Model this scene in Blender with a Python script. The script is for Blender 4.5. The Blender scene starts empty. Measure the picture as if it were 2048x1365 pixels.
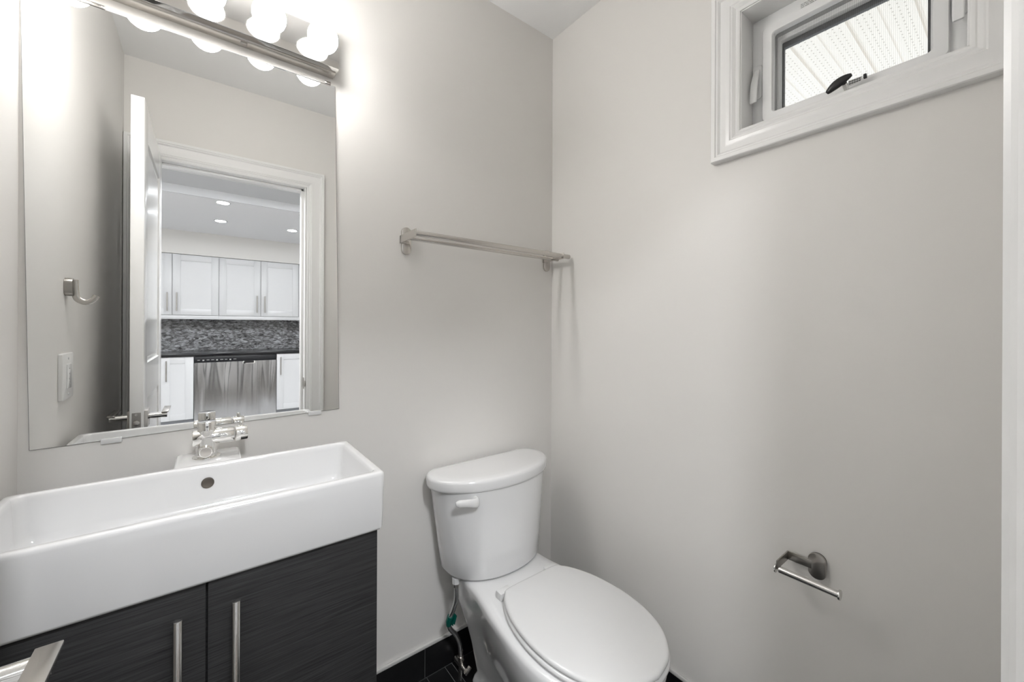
import bpy, bmesh, math, random
from mathutils import Vector, Matrix
random.seed(7)
PI = math.pi
scene = bpy.context.scene
COL = scene.collection

# ------------------------------------------------------------------ camera
CX, CY, CZ, YAW, ROLL = -1.1796, -1.2556, 1.1988, 0.6546, 0.0043
cam_d = bpy.data.cameras.new('camera')
cam = bpy.data.objects.new('camera', cam_d)
COL.objects.link(cam)
cam_d.sensor_width = 36.0
cam_d.lens = 793.42 / 2048 * 36
cam_d.shift_y = -(682.5 - 653.6) / 2048
cam_d.clip_start = 0.01
fwd = Vector((math.sin(YAW), math.cos(YAW), 0))
rt0 = Vector((math.cos(YAW), -math.sin(YAW), 0))
up0 = Vector((0, 0, 1))
rt = rt0 * math.cos(ROLL) + up0 * math.sin(ROLL)
up = up0 * math.cos(ROLL) - rt0 * math.sin(ROLL)
m = Matrix((rt, up, -fwd)).transposed().to_4x4()
m.translation = (CX, CY, CZ)
cam.matrix_world = m
scene.camera = cam

# ------------------------------------------------------------------ world, exposure
BULB = 42.5          # vanity bulbs
POT = 54.0           # kitchen pot lights, the visible ones and the added ones
HALL_FILL = 140.0          # unseen fill lamps added in the hall behind the camera
DAY = 1.6           # overcast sky
world = bpy.data.worlds.new('overcast_daylight')
scene.world = world
world.use_nodes = True
bg = world.node_tree.nodes['Background']
bg.inputs['Color'].default_value = (0.93, 0.965, 1.0, 1)
bg.inputs['Strength'].default_value = DAY
scene.view_settings.view_transform = 'Standard'
scene.view_settings.look = 'None'
scene.view_settings.exposure = 0.16
scene.view_settings.gamma = 1.0
scene.view_settings.use_curve_mapping = False


# ------------------------------------------------------------------ materials
def s2l(c):
    return tuple((x / 12.92 if x <= 0.04045 else ((x + 0.055) / 1.055) ** 2.4) for x in c)


def base(name):
    mt = bpy.data.materials.new(name)
    mt.use_nodes = True
    nt = mt.node_tree
    return mt, nt, nt.nodes['Principled BSDF']


def pbr(name, col, rough=0.5, metal=0.0, coat=0.0, bump=0.0, bscale=60.0, spec=0.5, aniso=0.0, coat_rough=0.05, mottle=0.0, stretch=None):
    mt, nt, b = base(name)
    b.inputs['Base Color'].default_value = (*col, 1)
    b.inputs['Roughness'].default_value = rough
    b.inputs['Metallic'].default_value = metal
    b.inputs['Coat Weight'].default_value = coat
    b.inputs['Coat Roughness'].default_value = coat_rough
    b.inputs['Specular IOR Level'].default_value = spec
    b.inputs['Anisotropic'].default_value = aniso
    tc = nt.nodes.new('ShaderNodeTexCoord')
    mp = nt.nodes.new('ShaderNodeMapping')
    nt.links.new(tc.outputs['Object'], mp.inputs['Vector'])
    if stretch:
        mp.inputs['Scale'].default_value = stretch
    nz = nt.nodes.new('ShaderNodeTexNoise')
    nz.inputs['Scale'].default_value = bscale
    nz.inputs['Detail'].default_value = 4
    nt.links.new(mp.outputs['Vector'], nz.inputs['Vector'])
    if bump > 0:
        bp = nt.nodes.new('ShaderNodeBump')
        bp.inputs['Strength'].default_value = bump
        bp.inputs['Distance'].default_value = 0.002
        nt.links.new(nz.outputs['Fac'], bp.inputs['Height'])
        nt.links.new(bp.outputs['Normal'], b.inputs['Normal'])
    if mottle > 0:
        mx = nt.nodes.new('ShaderNodeMix')
        mx.data_type = 'RGBA'
        mx.inputs['A'].default_value = (*[c * (1 - mottle) for c in col], 1)
        mx.inputs['B'].default_value = (*[min(1, c * (1 + mottle)) for c in col], 1)
        nt.links.new(nz.outputs['Fac'], mx.inputs['Factor'])
        nt.links.new(mx.outputs['Result'], b.inputs['Base Color'])
    return mt


M = {}
M['wall'] = pbr('greige_wall_paint', (0.780, 0.761, 0.732), 0.42, bump=0.12, bscale=55, spec=0.35)
M['ceiling'] = pbr('ceiling_paint', (0.90, 0.898, 0.892), 0.7, bump=0.1, bscale=40)
M['kwall'] = pbr('kitchen_wall_paint', (0.74, 0.725, 0.70), 0.6)
M['kceil'] = pbr('kitchen_ceiling_paint', (0.88, 0.885, 0.90), 0.7)
M['trim'] = pbr('trim_white_paint', (0.85, 0.846, 0.835), 0.28, bump=0.05, bscale=30)
M['door'] = pbr('door_gloss_paint', (0.85, 0.846, 0.835), 0.2, bump=0.1, bscale=26, coat=0.3, coat_rough=0.1)
M['vinyl'] = pbr('window_vinyl', (0.86, 0.86, 0.855), 0.3)
M['porcelain'] = pbr('porcelain', (0.755, 0.755, 0.755), 0.12, coat=0.8, coat_rough=0.03)
M['plastic'] = pbr('white_plastic', (0.70, 0.70, 0.697), 0.22, coat=0.2)
M['switch'] = pbr('switch_plastic', (0.74, 0.735, 0.72), 0.35)
M['chrome'] = pbr('chrome', (0.90, 0.89, 0.87), 0.045, metal=1)
M['housing'] = pbr('light_bar_chrome', (0.74, 0.73, 0.715), 0.075, metal=1)
M['nickel'] = pbr('brushed_nickel', (0.60, 0.575, 0.545), 0.27, metal=1, bump=0.04, bscale=200, stretch=(1, 1, 12))
M['nickel_dark'] = pbr('satin_nickel', (0.42, 0.40, 0.375), 0.30, metal=1, bump=0.03, bscale=200)
M['steel_bar'] = pbr('stainless_bar', (0.66, 0.65, 0.635), 0.24, metal=1, bump=0.05, bscale=300, stretch=(1, 1, 0.04))
M['braid'] = pbr('braided_steel', (0.68, 0.68, 0.68), 0.25, metal=1, bump=0.35, bscale=700)
M['black'] = pbr('black_plastic', (0.012, 0.012, 0.013), 0.3)
M['gasket'] = pbr('grey_gasket', (0.045, 0.048, 0.053), 0.5)
M['shadow_gap'] = pbr('cabinet_gap', (0.004, 0.004, 0.004), 0.8)
M['grout'] = pbr('grey_grout', (0.16, 0.16, 0.16), 0.8)
M['tile'] = pbr('black_slate_tile', (0.0085, 0.0085, 0.009), 0.34, bump=0.35, bscale=22, mottle=0.5)
M['caulk'] = pbr('white_caulk', (0.62, 0.61, 0.59), 0.4)
M['green_tag'] = pbr('green_plastic', (0.0, 0.10, 0.075), 0.35)
M['paper'] = pbr('paper_white', (0.8, 0.8, 0.79), 0.6)
M['ink'] = pbr('dark_ink', (0.03, 0.03, 0.03), 0.6)
M['ink_grey'] = pbr('grey_ink', (0.40, 0.40, 0.395), 0.6)
M['brownish'] = pbr('aged_metal', (0.13, 0.115, 0.10), 0.35, metal=0.8, mottle=0.3)
M['kcab'] = pbr('white_cabinet_paint', (0.64, 0.645, 0.655), 0.3)
M['ktop'] = pbr('black_granite', (0.010, 0.010, 0.012), 0.12, mottle=0.4)
M['kfloor'] = pbr('kitchen_floor_tile', (0.62, 0.62, 0.62), 0.4)
M['hfloor'] = pbr('hall_floor_low_bounce', (0.10, 0.085, 0.07), 0.4, mottle=0.3)  # unseen floor, kept dark so less light bounces onto the hall ceiling
M['hceil'] = pbr('hall_ceiling_shade_grey', (0.60, 0.607, 0.62), 0.7)  # grey stands in for the shade on an unlit white ceiling
M['kkick'] = pbr('toe_kick', (0.30, 0.31, 0.33), 0.5)
M['dw_black'] = pbr('dishwasher_panel', (0.014, 0.015, 0.018), 0.22)
M['mirror'] = pbr('mirror_silver', (0.90, 0.905, 0.90), 0.0, metal=1)
M['mirror_edge'] = pbr('mirror_edge', (0.30, 0.31, 0.31), 0.2, metal=0.6)


def wood():
    mt, nt, b = base('dark_wood_grain')
    tc = nt.nodes.new('ShaderNodeTexCoord')
    mp = nt.nodes.new('ShaderNodeMapping')
    mp.inputs['Scale'].default_value = (7, 7, 330)
    nt.links.new(tc.outputs['Object'], mp.inputs['Vector'])
    nz = nt.nodes.new('ShaderNodeTexNoise')
    nz.inputs['Scale'].default_value = 1.3
    nz.inputs['Detail'].default_value = 5
    nz.inputs['Roughness'].default_value = 0.65
    nz.inputs['Distortion'].default_value = 0.15
    nt.links.new(mp.outputs['Vector'], nz.inputs['Vector'])
    cr = nt.nodes.new('ShaderNodeValToRGB')
    cr.color_ramp.elements[0].position = 0.32
    cr.color_ramp.elements[0].color = (0.0105, 0.0105, 0.011, 1)
    cr.color_ramp.elements[1].position = 0.72
    cr.color_ramp.elements[1].color = (0.044, 0.044, 0.045, 1)
    nt.links.new(nz.outputs['Fac'], cr.inputs['Fac'])
    nt.links.new(cr.outputs['Color'], b.inputs['Base Color'])
    b.inputs['Roughness'].default_value = 0.5
    b.inputs['Specular IOR Level'].default_value = 0.35
    bp = nt.nodes.new('ShaderNodeBump')
    bp.inputs['Strength'].default_value = 0.25
    bp.inputs['Distance'].default_value = 0.001
    nt.links.new(nz.outputs['Fac'], bp.inputs['Height'])
    nt.links.new(bp.outputs['Normal'], b.inputs['Normal'])
    return mt


M['wood'] = wood()


def emit(name, col, strength):
    mt = bpy.data.materials.new(name)
    mt.use_nodes = True
    nt = mt.node_tree
    nt.nodes.clear()
    o = nt.nodes.new('ShaderNodeOutputMaterial')
    e = nt.nodes.new('ShaderNodeEmission')
    e.inputs['Color'].default_value = (*col, 1)
    e.inputs['Strength'].default_value = strength
    nt.links.new(e.outputs['Emission'], o.inputs['Surface'])
    return mt


M['bulb'] = emit('lit_bulb', (1.0, 0.985, 0.965), BULB)
M['hall'] = emit('hall_fill_emitter', (0.95, 0.97, 1.0), HALL_FILL)
M['pot'] = emit('lit_pot_lens', (0.92, 0.96, 1.0), POT)


def glass():
    mt = bpy.data.materials.new('window_glass')
    mt.use_nodes = True
    nt = mt.node_tree
    nt.nodes.clear()
    o = nt.nodes.new('ShaderNodeOutputMaterial')
    t = nt.nodes.new('ShaderNodeBsdfTransparent')
    t.inputs['Color'].default_value = (0.96, 0.97, 0.97, 1)
    g = nt.nodes.new('ShaderNodeBsdfGlossy')
    g.inputs['Roughness'].default_value = 0.0
    f = nt.nodes.new('ShaderNodeFresnel')
    f.inputs['IOR'].default_value = 1.3
    mx = nt.nodes.new('ShaderNodeMixShader')
    nt.links.new(f.outputs['Fac'], mx.inputs['Fac'])
    nt.links.new(t.outputs['BSDF'], mx.inputs[1])
    nt.links.new(g.outputs['BSDF'], mx.inputs[2])
    nt.links.new(mx.outputs['Shader'], o.inputs['Surface'])
    return mt


M['glass'] = glass()


def screen():
    """fine insect mesh: thin threads over clear gaps"""
    mt = bpy.data.materials.new('insect_screen_mesh')
    mt.use_nodes = True
    nt = mt.node_tree
    nt.nodes.clear()
    o = nt.nodes.new('ShaderNodeOutputMaterial')
    t = nt.nodes.new('ShaderNodeBsdfTransparent')
    d = nt.nodes.new('ShaderNodeBsdfDiffuse')
    d.inputs['Color'].default_value = (0.45, 0.45, 0.44, 1)
    tc = nt.nodes.new('ShaderNodeTexCoord')
    w = nt.nodes.new('ShaderNodeTexWave')
    w.wave_type = 'BANDS'
    w.bands_direction = 'Y'
    w.inputs['Scale'].default_value = 90
    nt.links.new(tc.outputs['Object'], w.inputs['Vector'])
    mr = nt.nodes.new('ShaderNodeMapRange')
    mr.inputs['From Min'].default_value = 0.45
    mr.inputs['From Max'].default_value = 0.95
    mr.inputs['To Min'].default_value = 0.02
    mr.inputs['To Max'].default_value = 0.13
    nt.links.new(w.outputs['Fac'], mr.inputs['Value'])
    mx = nt.nodes.new('ShaderNodeMixShader')
    nt.links.new(mr.outputs['Result'], mx.inputs['Fac'])
    nt.links.new(t.outputs['BSDF'], mx.inputs[1])
    nt.links.new(d.outputs['BSDF'], mx.inputs[2])
    nt.links.new(mx.outputs['Shader'], o.inputs['Surface'])
    return mt


M['screen'] = screen()


def math_node(nt, op, a, b=None, c=None):
    n = nt.nodes.new('ShaderNodeMath')
    n.operation = op
    for i, v in enumerate((a, b, c)):
        if v is None:
            continue
        if isinstance(v, (int, float)):
            n.inputs[i].default_value = v
        else:
            nt.links.new(v, n.inputs[i])
    return n.outputs[0]


def soffit_mat():
    """perforated vinyl: three rows of small punched holes in each flat"""
    mt, nt, b = base('perforated_soffit_vinyl')
    tc = nt.nodes.new('ShaderNodeTexCoord')
    sp = nt.nodes.new('ShaderNodeSeparateXYZ')
    nt.links.new(tc.outputs['Object'], sp.inputs['Vector'])
    x, y = sp.outputs['X'], sp.outputs['Y']
    P = 0.0885
    v = math_node(nt, 'FRACT', math_node(nt, 'DIVIDE', math_node(nt, 'ADD', y, 0.6605 + 20 * P), P))   # 0..1 in one flat
    row = math_node(nt, 'MULTIPLY', v, 5.0)
    band = math_node(nt, 'MULTIPLY', math_node(nt, 'GREATER_THAN', row, 1.1), math_node(nt, 'LESS_THAN', row, 4.1))
    fr = math_node(nt, 'SUBTRACT', math_node(nt, 'FRACT', math_node(nt, 'ADD', row, 0.9)), 0.5)
    odd = math_node(nt, 'MULTIPLY', math_node(nt, 'FLOOR', math_node(nt, 'ADD', row, 0.9)), 0.5)
    fx = math_node(nt, 'SUBTRACT', math_node(nt, 'FRACT', math_node(nt, 'ADD', math_node(nt, 'DIVIDE', x, 0.026), odd)), 0.5)
    dx = math_node(nt, 'MULTIPLY', fx, 0.026)
    dy = math_node(nt, 'MULTIPLY', fr, P / 5)
    dist = math_node(nt, 'SQRT', math_node(nt, 'ADD', math_node(nt, 'MULTIPLY', dx, dx), math_node(nt, 'MULTIPLY', dy, dy)))
    hole = math_node(nt, 'MULTIPLY', math_node(nt, 'LESS_THAN', dist, 0.0030), band)
    mx = nt.nodes.new('ShaderNodeMix')
    mx.data_type = 'RGBA'
    mx.inputs['A'].default_value = (0.84, 0.80, 0.745, 1)
    mx.inputs['B'].default_value = (0.40, 0.37, 0.32, 1)
    nt.links.new(hole, mx.inputs['Factor'])
    nt.links.new(mx.outputs['Result'], b.inputs['Base Color'])
    b.inputs['Roughness'].default_value = 0.5
    return mt


M['soffit'] = soffit_mat()


def backsplash_mat():
    mt, nt, b = base('mosaic_backsplash')
    tc = nt.nodes.new('ShaderNodeTexCoord')
    mp = nt.nodes.new('ShaderNodeMapping')
    mp.inputs['Scale'].default_value = (1.0, 1.0, 2.2)
    nt.links.new(tc.outputs['Object'], mp.inputs['Vector'])
    nz = nt.nodes.new('ShaderNodeTexNoise')
    nz.inputs['Scale'].default_value = 9
    nz.inputs['Detail'].default_value = 6
    nz.inputs['Distortion'].default_value = 3.5
    nt.links.new(mp.outputs['Vector'], nz.inputs['Vector'])
    vo = nt.nodes.new('ShaderNodeTexVoronoi')
    vo.inputs['Scale'].default_value = 26
    nt.links.new(mp.outputs['Vector'], vo.inputs['Vector'])
    a = math_node(nt, 'MULTIPLY_ADD', vo.outputs['Color'], 0.30, math_node(nt, 'MULTIPLY', nz.outputs['Fac'], 0.75))
    cr = nt.nodes.new('ShaderNodeValToRGB')
    els = cr.color_ramp.elements
    els[0].position = 0.33
    els[0].color = (0.012, 0.012, 0.014, 1)
    els[1].position = 0.74
    els[1].color = (0.52, 0.53, 0.56, 1)
    e = els.new(0.5)
    e.color = (0.15, 0.15, 0.155, 1)
    nt.links.new(a, cr.inputs['Fac'])
    nt.links.new(cr.outputs['Color'], b.inputs['Base Color'])
    b.inputs['Roughness'].default_value = 0.25
    return mt


M['backsplash'] = backsplash_mat()


def dw_steel():
    """brushed sheet steel, slightly buckled so reflections wander"""
    mt, nt, b = base('brushed_sheet_steel')
    b.inputs['Base Color'].default_value = (0.50, 0.50, 0.505, 1)
    b.inputs['Metallic'].default_value = 1
    b.inputs['Roughness'].default_value = 0.22
    tc = nt.nodes.new('ShaderNodeTexCoord')
    mp = nt.nodes.new('ShaderNodeMapping')
    mp.inputs['Scale'].default_value = (5.5, 1, 0.55)
    nt.links.new(tc.outputs['Object'], mp.inputs['Vector'])
    nz = nt.nodes.new('ShaderNodeTexNoise')
    nz.inputs['Scale'].default_value = 1.5
    nz.inputs['Detail'].default_value = 0
    nz.inputs['Distortion'].default_value = 0.8
    nt.links.new(mp.outputs['Vector'], nz.inputs['Vector'])
    bp = nt.nodes.new('ShaderNodeBump')
    bp.inputs['Strength'].default_value = 1.0
    bp.inputs['Distance'].default_value = 0.035
    nt.links.new(nz.outputs['Fac'], bp.inputs['Height'])
    nt.links.new(bp.outputs['Normal'], b.inputs['Normal'])
    return mt


M['dw_steel'] = dw_steel()


# ------------------------------------------------------------------ mesh helpers
def rr(x0, x1, y0, y1, r, n=6):
    """rounded rectangle outline, counter-clockwise"""
    pts = []
    for cx, cy, a0 in ((x1 - r, y1 - r, 0), (x0 + r, y1 - r, PI / 2), (x0 + r, y0 + r, PI), (x1 - r, y0 + r, 1.5 * PI)):
        for i in range(n + 1):
            a = a0 + PI / 2 * i / n
            pts.append((cx + r * math.cos(a), cy + r * math.sin(a)))
    return pts


def catmull(P, per=6, closed=False):
    out = []
    n = len(P)
    rng = n if closed else n - 1
    for i in range(rng):
        def g(k):
            return Vector(P[k % n]) if closed else Vector(P[min(max(k, 0), n - 1)])
        p0, p1, p2, p3 = g(i - 1), g(i), g(i + 1), g(i + 2)
        for j in range(per):
            t = j / per
            out.append(0.5 * ((2 * p1) + (p2 - p0) * t + (2 * p0 - 5 * p1 + 4 * p2 - p3) * t * t + (3 * p1 - p0 - 3 * p2 + p3) * t ** 3))
    if not closed:
        out.append(Vector(P[-1]))
    return out


class MB:
    def __init__(self):
        self.bm = bmesh.new()

    def box(self, x0, x1, y0, y1, z0, z1, bev=0.0, seg=2, rot=None):
        r = bmesh.ops.create_cube(self.bm, size=1.0)
        vs = r['verts']
        c = Vector(((x0 + x1) / 2, (y0 + y1) / 2, (z0 + z1) / 2))
        for v in vs:
            v.co = Vector((v.co.x * abs(x1 - x0), v.co.y * abs(y1 - y0), v.co.z * abs(z1 - z0)))
        if rot is not None:
            for v in vs:
                v.co = rot @ v.co
        for v in vs:
            v.co += c
        if bev > 0:
            es = {e for v in vs for e in v.link_edges}
            bmesh.ops.bevel(self.bm, geom=list(es), offset=bev, segments=seg, affect='EDGES', profile=0.5, clamp_overlap=True)
        return self

    def rings(self, rings, cap0=True, cap1=True, close=True):
        """loft between rings of equal length"""
        bm = self.bm
        R = [[bm.verts.new(p) for p in ring] for ring in rings]
        n = len(R[0])
        for a, b in zip(R, R[1:]):
            for i in range(n if close else n - 1):
                j = (i + 1) % n
                bm.faces.new((a[i], a[j], b[j], b[i]))
        if cap0:
            bm.faces.new(list(reversed(R[0])))
        if cap1:
            bm.faces.new(R[-1])
        return self

    def tube(self, path, r, n=14, caps=True, squash=None):
        """sweep a circle (or an ellipse) along a path; r number or list"""
        P = [Vector(p) for p in path]
        rings = []
        ref = None
        for i, p in enumerate(P):
            t = (P[min(i + 1, len(P) - 1)] - P[max(i - 1, 0)]).normalized()
            if ref is None:
                ref = Vector((0, 0, 1)) if abs(t.z) < 0.9 else Vector((1, 0, 0))
            u = (ref - t * ref.dot(t)).normalized()
            w = t.cross(u)
            ref = u
            rad = r[i] if isinstance(r, (list, tuple)) else r
            s = squash or 1.0
            rings.append([p + u * (rad * math.cos(2 * PI * k / n)) + w * (rad * s * math.sin(2 * PI * k / n)) for k in range(n)])
        return self.rings(rings, caps, caps)

    def cyl(self, a, b, r, n=28, bev=0.0):
        a, b = Vector(a), Vector(b)
        d = (b - a).normalized()
        if bev > 0:
            path = [a, a + d * bev * 0.3, a + d * bev, b - d * bev, b - d * bev * 0.3, b]
            rad = [r - bev, r - bev * 0.3, r, r, r - bev * 0.3, r - bev]
            # keep every ring in the plane across the axis
            return self.tube(path, rad, n)
        return self.tube([a, b], r, n)

    def prism(self, pts, axis, c0, c1, bev=0.0):
        """outline in the two other axes, extruded along axis from c0 to c1"""
        def mk(p, c):
            return {'x': (c, p[0], p[1]), 'y': (p[0], c, p[1]), 'z': (p[0], p[1], c)}[axis]
        if bev > 0:
            cen = (sum(p[0] for p in pts) / len(pts), sum(p[1] for p in pts) / len(pts))

            def sh(k):
                o = []
                for p in pts:
                    dx, dy = cen[0] - p[0], cen[1] - p[1]
                    L = math.hypot(dx, dy) or 1
                    o.append((p[0] + dx / L * k, p[1] + dy / L * k))
                return o
            s = 1 if c1 > c0 else -1
            return self.rings([[mk(p, c0) for p in pts], [mk(p, c1 - s * bev) for p in pts], [mk(p, c1 - s * bev * 0.3) for p in sh(bev * 0.3)], [mk(p, c1) for p in sh(bev)]])
        return self.rings([[mk(p, c0) for p in pts], [mk(p, c1) for p in pts]])

    def sphere(self, c, r, u=32, v=20, scale=(1, 1, 1)):
        res = bmesh.ops.create_uvsphere(self.bm, u_segments=u, v_segments=v, radius=r)
        for w in res['verts']:
            w.co = Vector((w.co.x * scale[0], w.co.y * scale[1], w.co.z * scale[2])) + Vector(c)
        return self

    def build(self, name, mat, parent=None, smooth=True, angle=40):
        bm = self.bm
        bmesh.ops.recalc_face_normals(bm, faces=bm.faces)
        me = bpy.data.meshes.new(name)
        bm.to_mesh(me)
        bm.free()
        o = bpy.data.objects.new(name, me)
        COL.objects.link(o)
        mats = mat if isinstance(mat, (list, tuple)) else [mat]
        for mt in mats:
            me.materials.append(mt)
        if smooth:
            for p in me.polygons:
                p.use_smooth = True
            try:
                me.set_sharp_from_angle(angle=math.radians(angle))
            except Exception:
                pass
        if parent is not None:
            o.parent = parent
            o.matrix_parent_inverse = Matrix.Translation(parent_loc(parent)).inverted()
        return o


def parent_loc(p):
    v = Vector(p.location)
    while p.parent is not None:
        p = p.parent
    return v if p.type == 'EMPTY' else Vector((0, 0, 0))


def thing(name, label, cat, loc=(0, 0, 0), group=None):
    o = bpy.data.objects.new(name, None)
    o.empty_display_size = 0.05
    COL.objects.link(o)
    o.location = loc
    tag(o, label, cat, group)
    return o


def tag(o, label, cat, group=None):
    o['label'] = label
    o['category'] = cat
    if group:
        o['group'] = group
    return o


def struct(o, label=None):
    o['kind'] = 'structure'
    if label:
        o['label'] = label
    return o


def part(mb, name, mat, parent, **k):
    """a part of a thing whose root Empty sits at its base"""
    o = mb.build(name, mat, None, **k)
    o.parent = parent
    off = Vector((0, 0, 0))
    p = parent
    while p is not None:
        off += Vector(p.location)
        p = p.parent
    # vertices were written in world space: shift them into the root's space
    o.data.transform(Matrix.Translation(-off))
    return o


# ------------------------------------------------------------------ room shell
H = 2.44
XL, YB = -1.4866, -1.276
WIN = (-1.187, -0.762, 1.745, 2.082)      # y0, y1, z0, z1 of the window opening
DOOR = (-1.395, -0.733, 1.998)            # x0, x1, top of the door opening
WT = 0.115                                # partition thickness

struct(MB().box(XL - 0.12, 0.14, 0.0, 0.12, -0.02, H + 0.1).build('wall_back', M['wall']), 'pale greige wall behind the mirror and toilet')
w = MB()
w.box(0, 0.14, YB - WT, 0.0, -0.02, WIN[2])
w.box(0, 0.14, YB - WT, 0.0, WIN[3], H + 0.1)
w.box(0, 0.14, WIN[1], 0.0, WIN[2], WIN[3])
w.box(0, 0.14, YB - WT, WIN[0], WIN[2], WIN[3])
struct(w.build('wall_right', M['wall']), 'pale greige wall with the small high window')
struct(MB().box(XL - 0.12, XL, YB - WT, 0.0, -0.02, H + 0.1).build('wall_left', M['wall']), 'pale greige wall with the robe hook and switch, seen in the mirror')
w = MB()
w.box(XL, DOOR[0], YB - WT, YB, -0.02, H + 0.1)
w.box(DOOR[1], 0.0, YB - WT, YB, -0.02, H + 0.1)
w.box(DOOR[0], DOOR[1], YB - WT, YB, DOOR[2], H + 0.1)
struct(w.build('wall_front', M['wall']), 'pale greige wall around the doorway, seen in the mirror')
struct(MB().box(XL, 0.0, YB, 0.0, H, H + 0.1).build('ceiling', M['ceiling']), 'white bathroom ceiling')

# floor: black tiles on grey grout
f = MB()
f.box(XL, 0.0, YB, 0.0, -0.02, -0.0015)
fo = struct(f.build('floor', M['grout'], smooth=False), 'black tiled bathroom floor')
t = MB()
xs = [XL, -1.19, -0.886, -0.583, -0.5135, -0.486, -0.19, 0.0]
ys = [-0.008, -0.31, -0.61, -0.91, -1.21, YB]
for a, b in zip(xs, xs[1:]):
    for c, d in zip(ys, ys[1:]):
        t.box(a + 0.0012, b - 0.0012, d + 0.0012, c - 0.0012, -0.012, 0.0)
o = t.build('floor_tiles', M['tile'], smooth=False)
o.parent = fo

# tiled baseboards with a caulk bead along the top


def baseboard(name, axis, cuts, wallpos, inward, label):
    b = MB()
    for a, c in zip(cuts, cuts[1:]):
        if axis == 'x':
            b.box(a + 0.001, c - 0.001, wallpos, wallpos + inward * 0.008, 0.001, 0.099)
        else:
            b.box(wallpos, wallpos + inward * 0.008, a + 0.001, c - 0.001, 0.001, 0.099)
    o = struct(b.build(name, M['tile'], smooth=False), label)
    g = MB()
    k = MB()
    a, c = cuts[0], cuts[-1]
    if axis == 'x':
        g.box(a, c, wallpos, wallpos + inward * 0.0065, 0.0, 0.0985)
        k.box(a, c, wallpos, wallpos + inward * 0.009, 0.0995, 0.112, bev=0.003)
    else:
        g.box(wallpos, wallpos + inward * 0.0065, a, c, 0.0, 0.0985)
        k.box(wallpos, wallpos + inward * 0.009, a, c, 0.0995, 0.112, bev=0.003)
    g = g.build('grout_joint', M['grout'], smooth=False)
    g.parent = o
    k = k.build('caulk_bead', M['caulk'])
    k.parent = o
    return o


baseboard('baseboard_back', 'x', [XL, -1.19, -0.889, -0.589, -0.288, -0.009], 0.0, -1, 'black tile baseboard behind the toilet')
baseboard('baseboard_right', 'y', [YB + 0.01, -0.91, -0.61, -0.31, -0.009], 0.0, -1, 'black tile baseboard under the window wall')
baseboard('baseboard_left', 'y', [YB + 0.01, -0.91, -0.61, -0.31, -0.009], XL, 1, 'black tile baseboard along the left wall')


# ------------------------------------------------------------------ moulded casings
def casing_profile(width, scale=1.0):
    """(distance from the outer edge, thickness)"""
    w = width
    return [(0, 0), (0, 0.022 * scale), (0.002, 0.0245 * scale), (0.012, 0.0245 * scale), (0.0145, 0.0215 * scale), (0.018, 0.0215 * scale),
            (0.021, 0.019 * scale), (0.024, 0.0165 * scale), (0.036, 0.0155 * scale), (w - 0.030, 0.0175 * scale), (w - 0.024, 0.0185 * scale),
            (w - 0.021, 0.0165 * scale), (w - 0.018, 0.0165 * scale), (w - 0.014, 0.0135 * scale), (w - 0.010, 0.0115 * scale), (w - 0.0075, 0.0125 * scale),
            (w - 0.004, 0.0115 * scale), (w, 0.009 * scale), (w, 0)]


def frame_sweep(corners, prof, place, closed=True):
    """sweep a casing profile round rectangle corners (outer), mitred. corners: list of (u, v, su, sv) where the profile's inward direction is (su, sv)"""
    mb = MB()
    rings = []
    for (u, v, su, sv) in corners:
        rings.append([place(u + su * d, v + sv * d, tk) for d, tk in prof])
    if closed:
        bm = mb.bm
        R = [[bm.verts.new(p) for p in r] for r in rings]
        n = len(prof)
        for i in range(len(R)):
            a, b = R[i], R[(i + 1) % len(R)]
            for k in range(n):
                j = (k + 1) % n
                bm.faces.new((a[k], a[j], b[j], b[k]))
    else:
        mb.rings(rings)
    return mb


y0, y1, z0, z1 = WIN
CW = 0.0735
pr = casing_profile(CW)
oy0, oy1, oz0, oz1 = y0 - CW + 0.003, y1 + CW - 0.003, z0 - CW + 0.003, z1 + CW - 0.003
mb = frame_sweep([(oy1, oz0, -1, 1), (oy0, oz0, 1, 1), (oy0, oz1, 1, -1), (oy1, oz1, -1, -1)], pr, lambda u, v, tk: (-tk, u, v))
struct(mb.build('trim_1', M['trim'], angle=25), 'white moulded casing around the small window')

# ------------------------------------------------------------------ window
win = bpy.data.objects.new('window_1', None)
COL.objects.link(win)
win.location = (0.07, (y0 + y1) / 2, z0)
struct(win, 'small white vinyl awning window high on the right wall')


def frame_boxes(x0, x1, a0, a1, c0, c1, wd, bev=0.002):
    b = MB()
    b.box(x0, x1, a0, a1, c0, c0 + wd, bev=bev)
    b.box(x0, x1, a0, a1, c1 - wd, c1, bev=bev)
    b.box(x0, x1, a0, a0 + wd, c0 + wd * 0.9, c1 - wd * 0.9, bev=bev)
    b.box(x0, x1, a1 - wd, a1, c0 + wd * 0.9, c1 - wd * 0.9, bev=bev)
    return b


# jamb liner (painted return)
jl = MB()
jl.box(-0.006, 0.075, y0, y0 + 0.006, z0, z1, bev=0.001)
jl.box(-0.006, 0.075, y1 - 0.006, y1, z0, z1, bev=0.001)
jl.box(-0.006, 0.075, y0, y1, z0, z0 + 0.006, bev=0.001)
jl.box(-0.006, 0.075, y0, y1, z1 - 0.006, z1, bev=0.001)
part(jl, 'jamb_liner', M['trim'], win)


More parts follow.
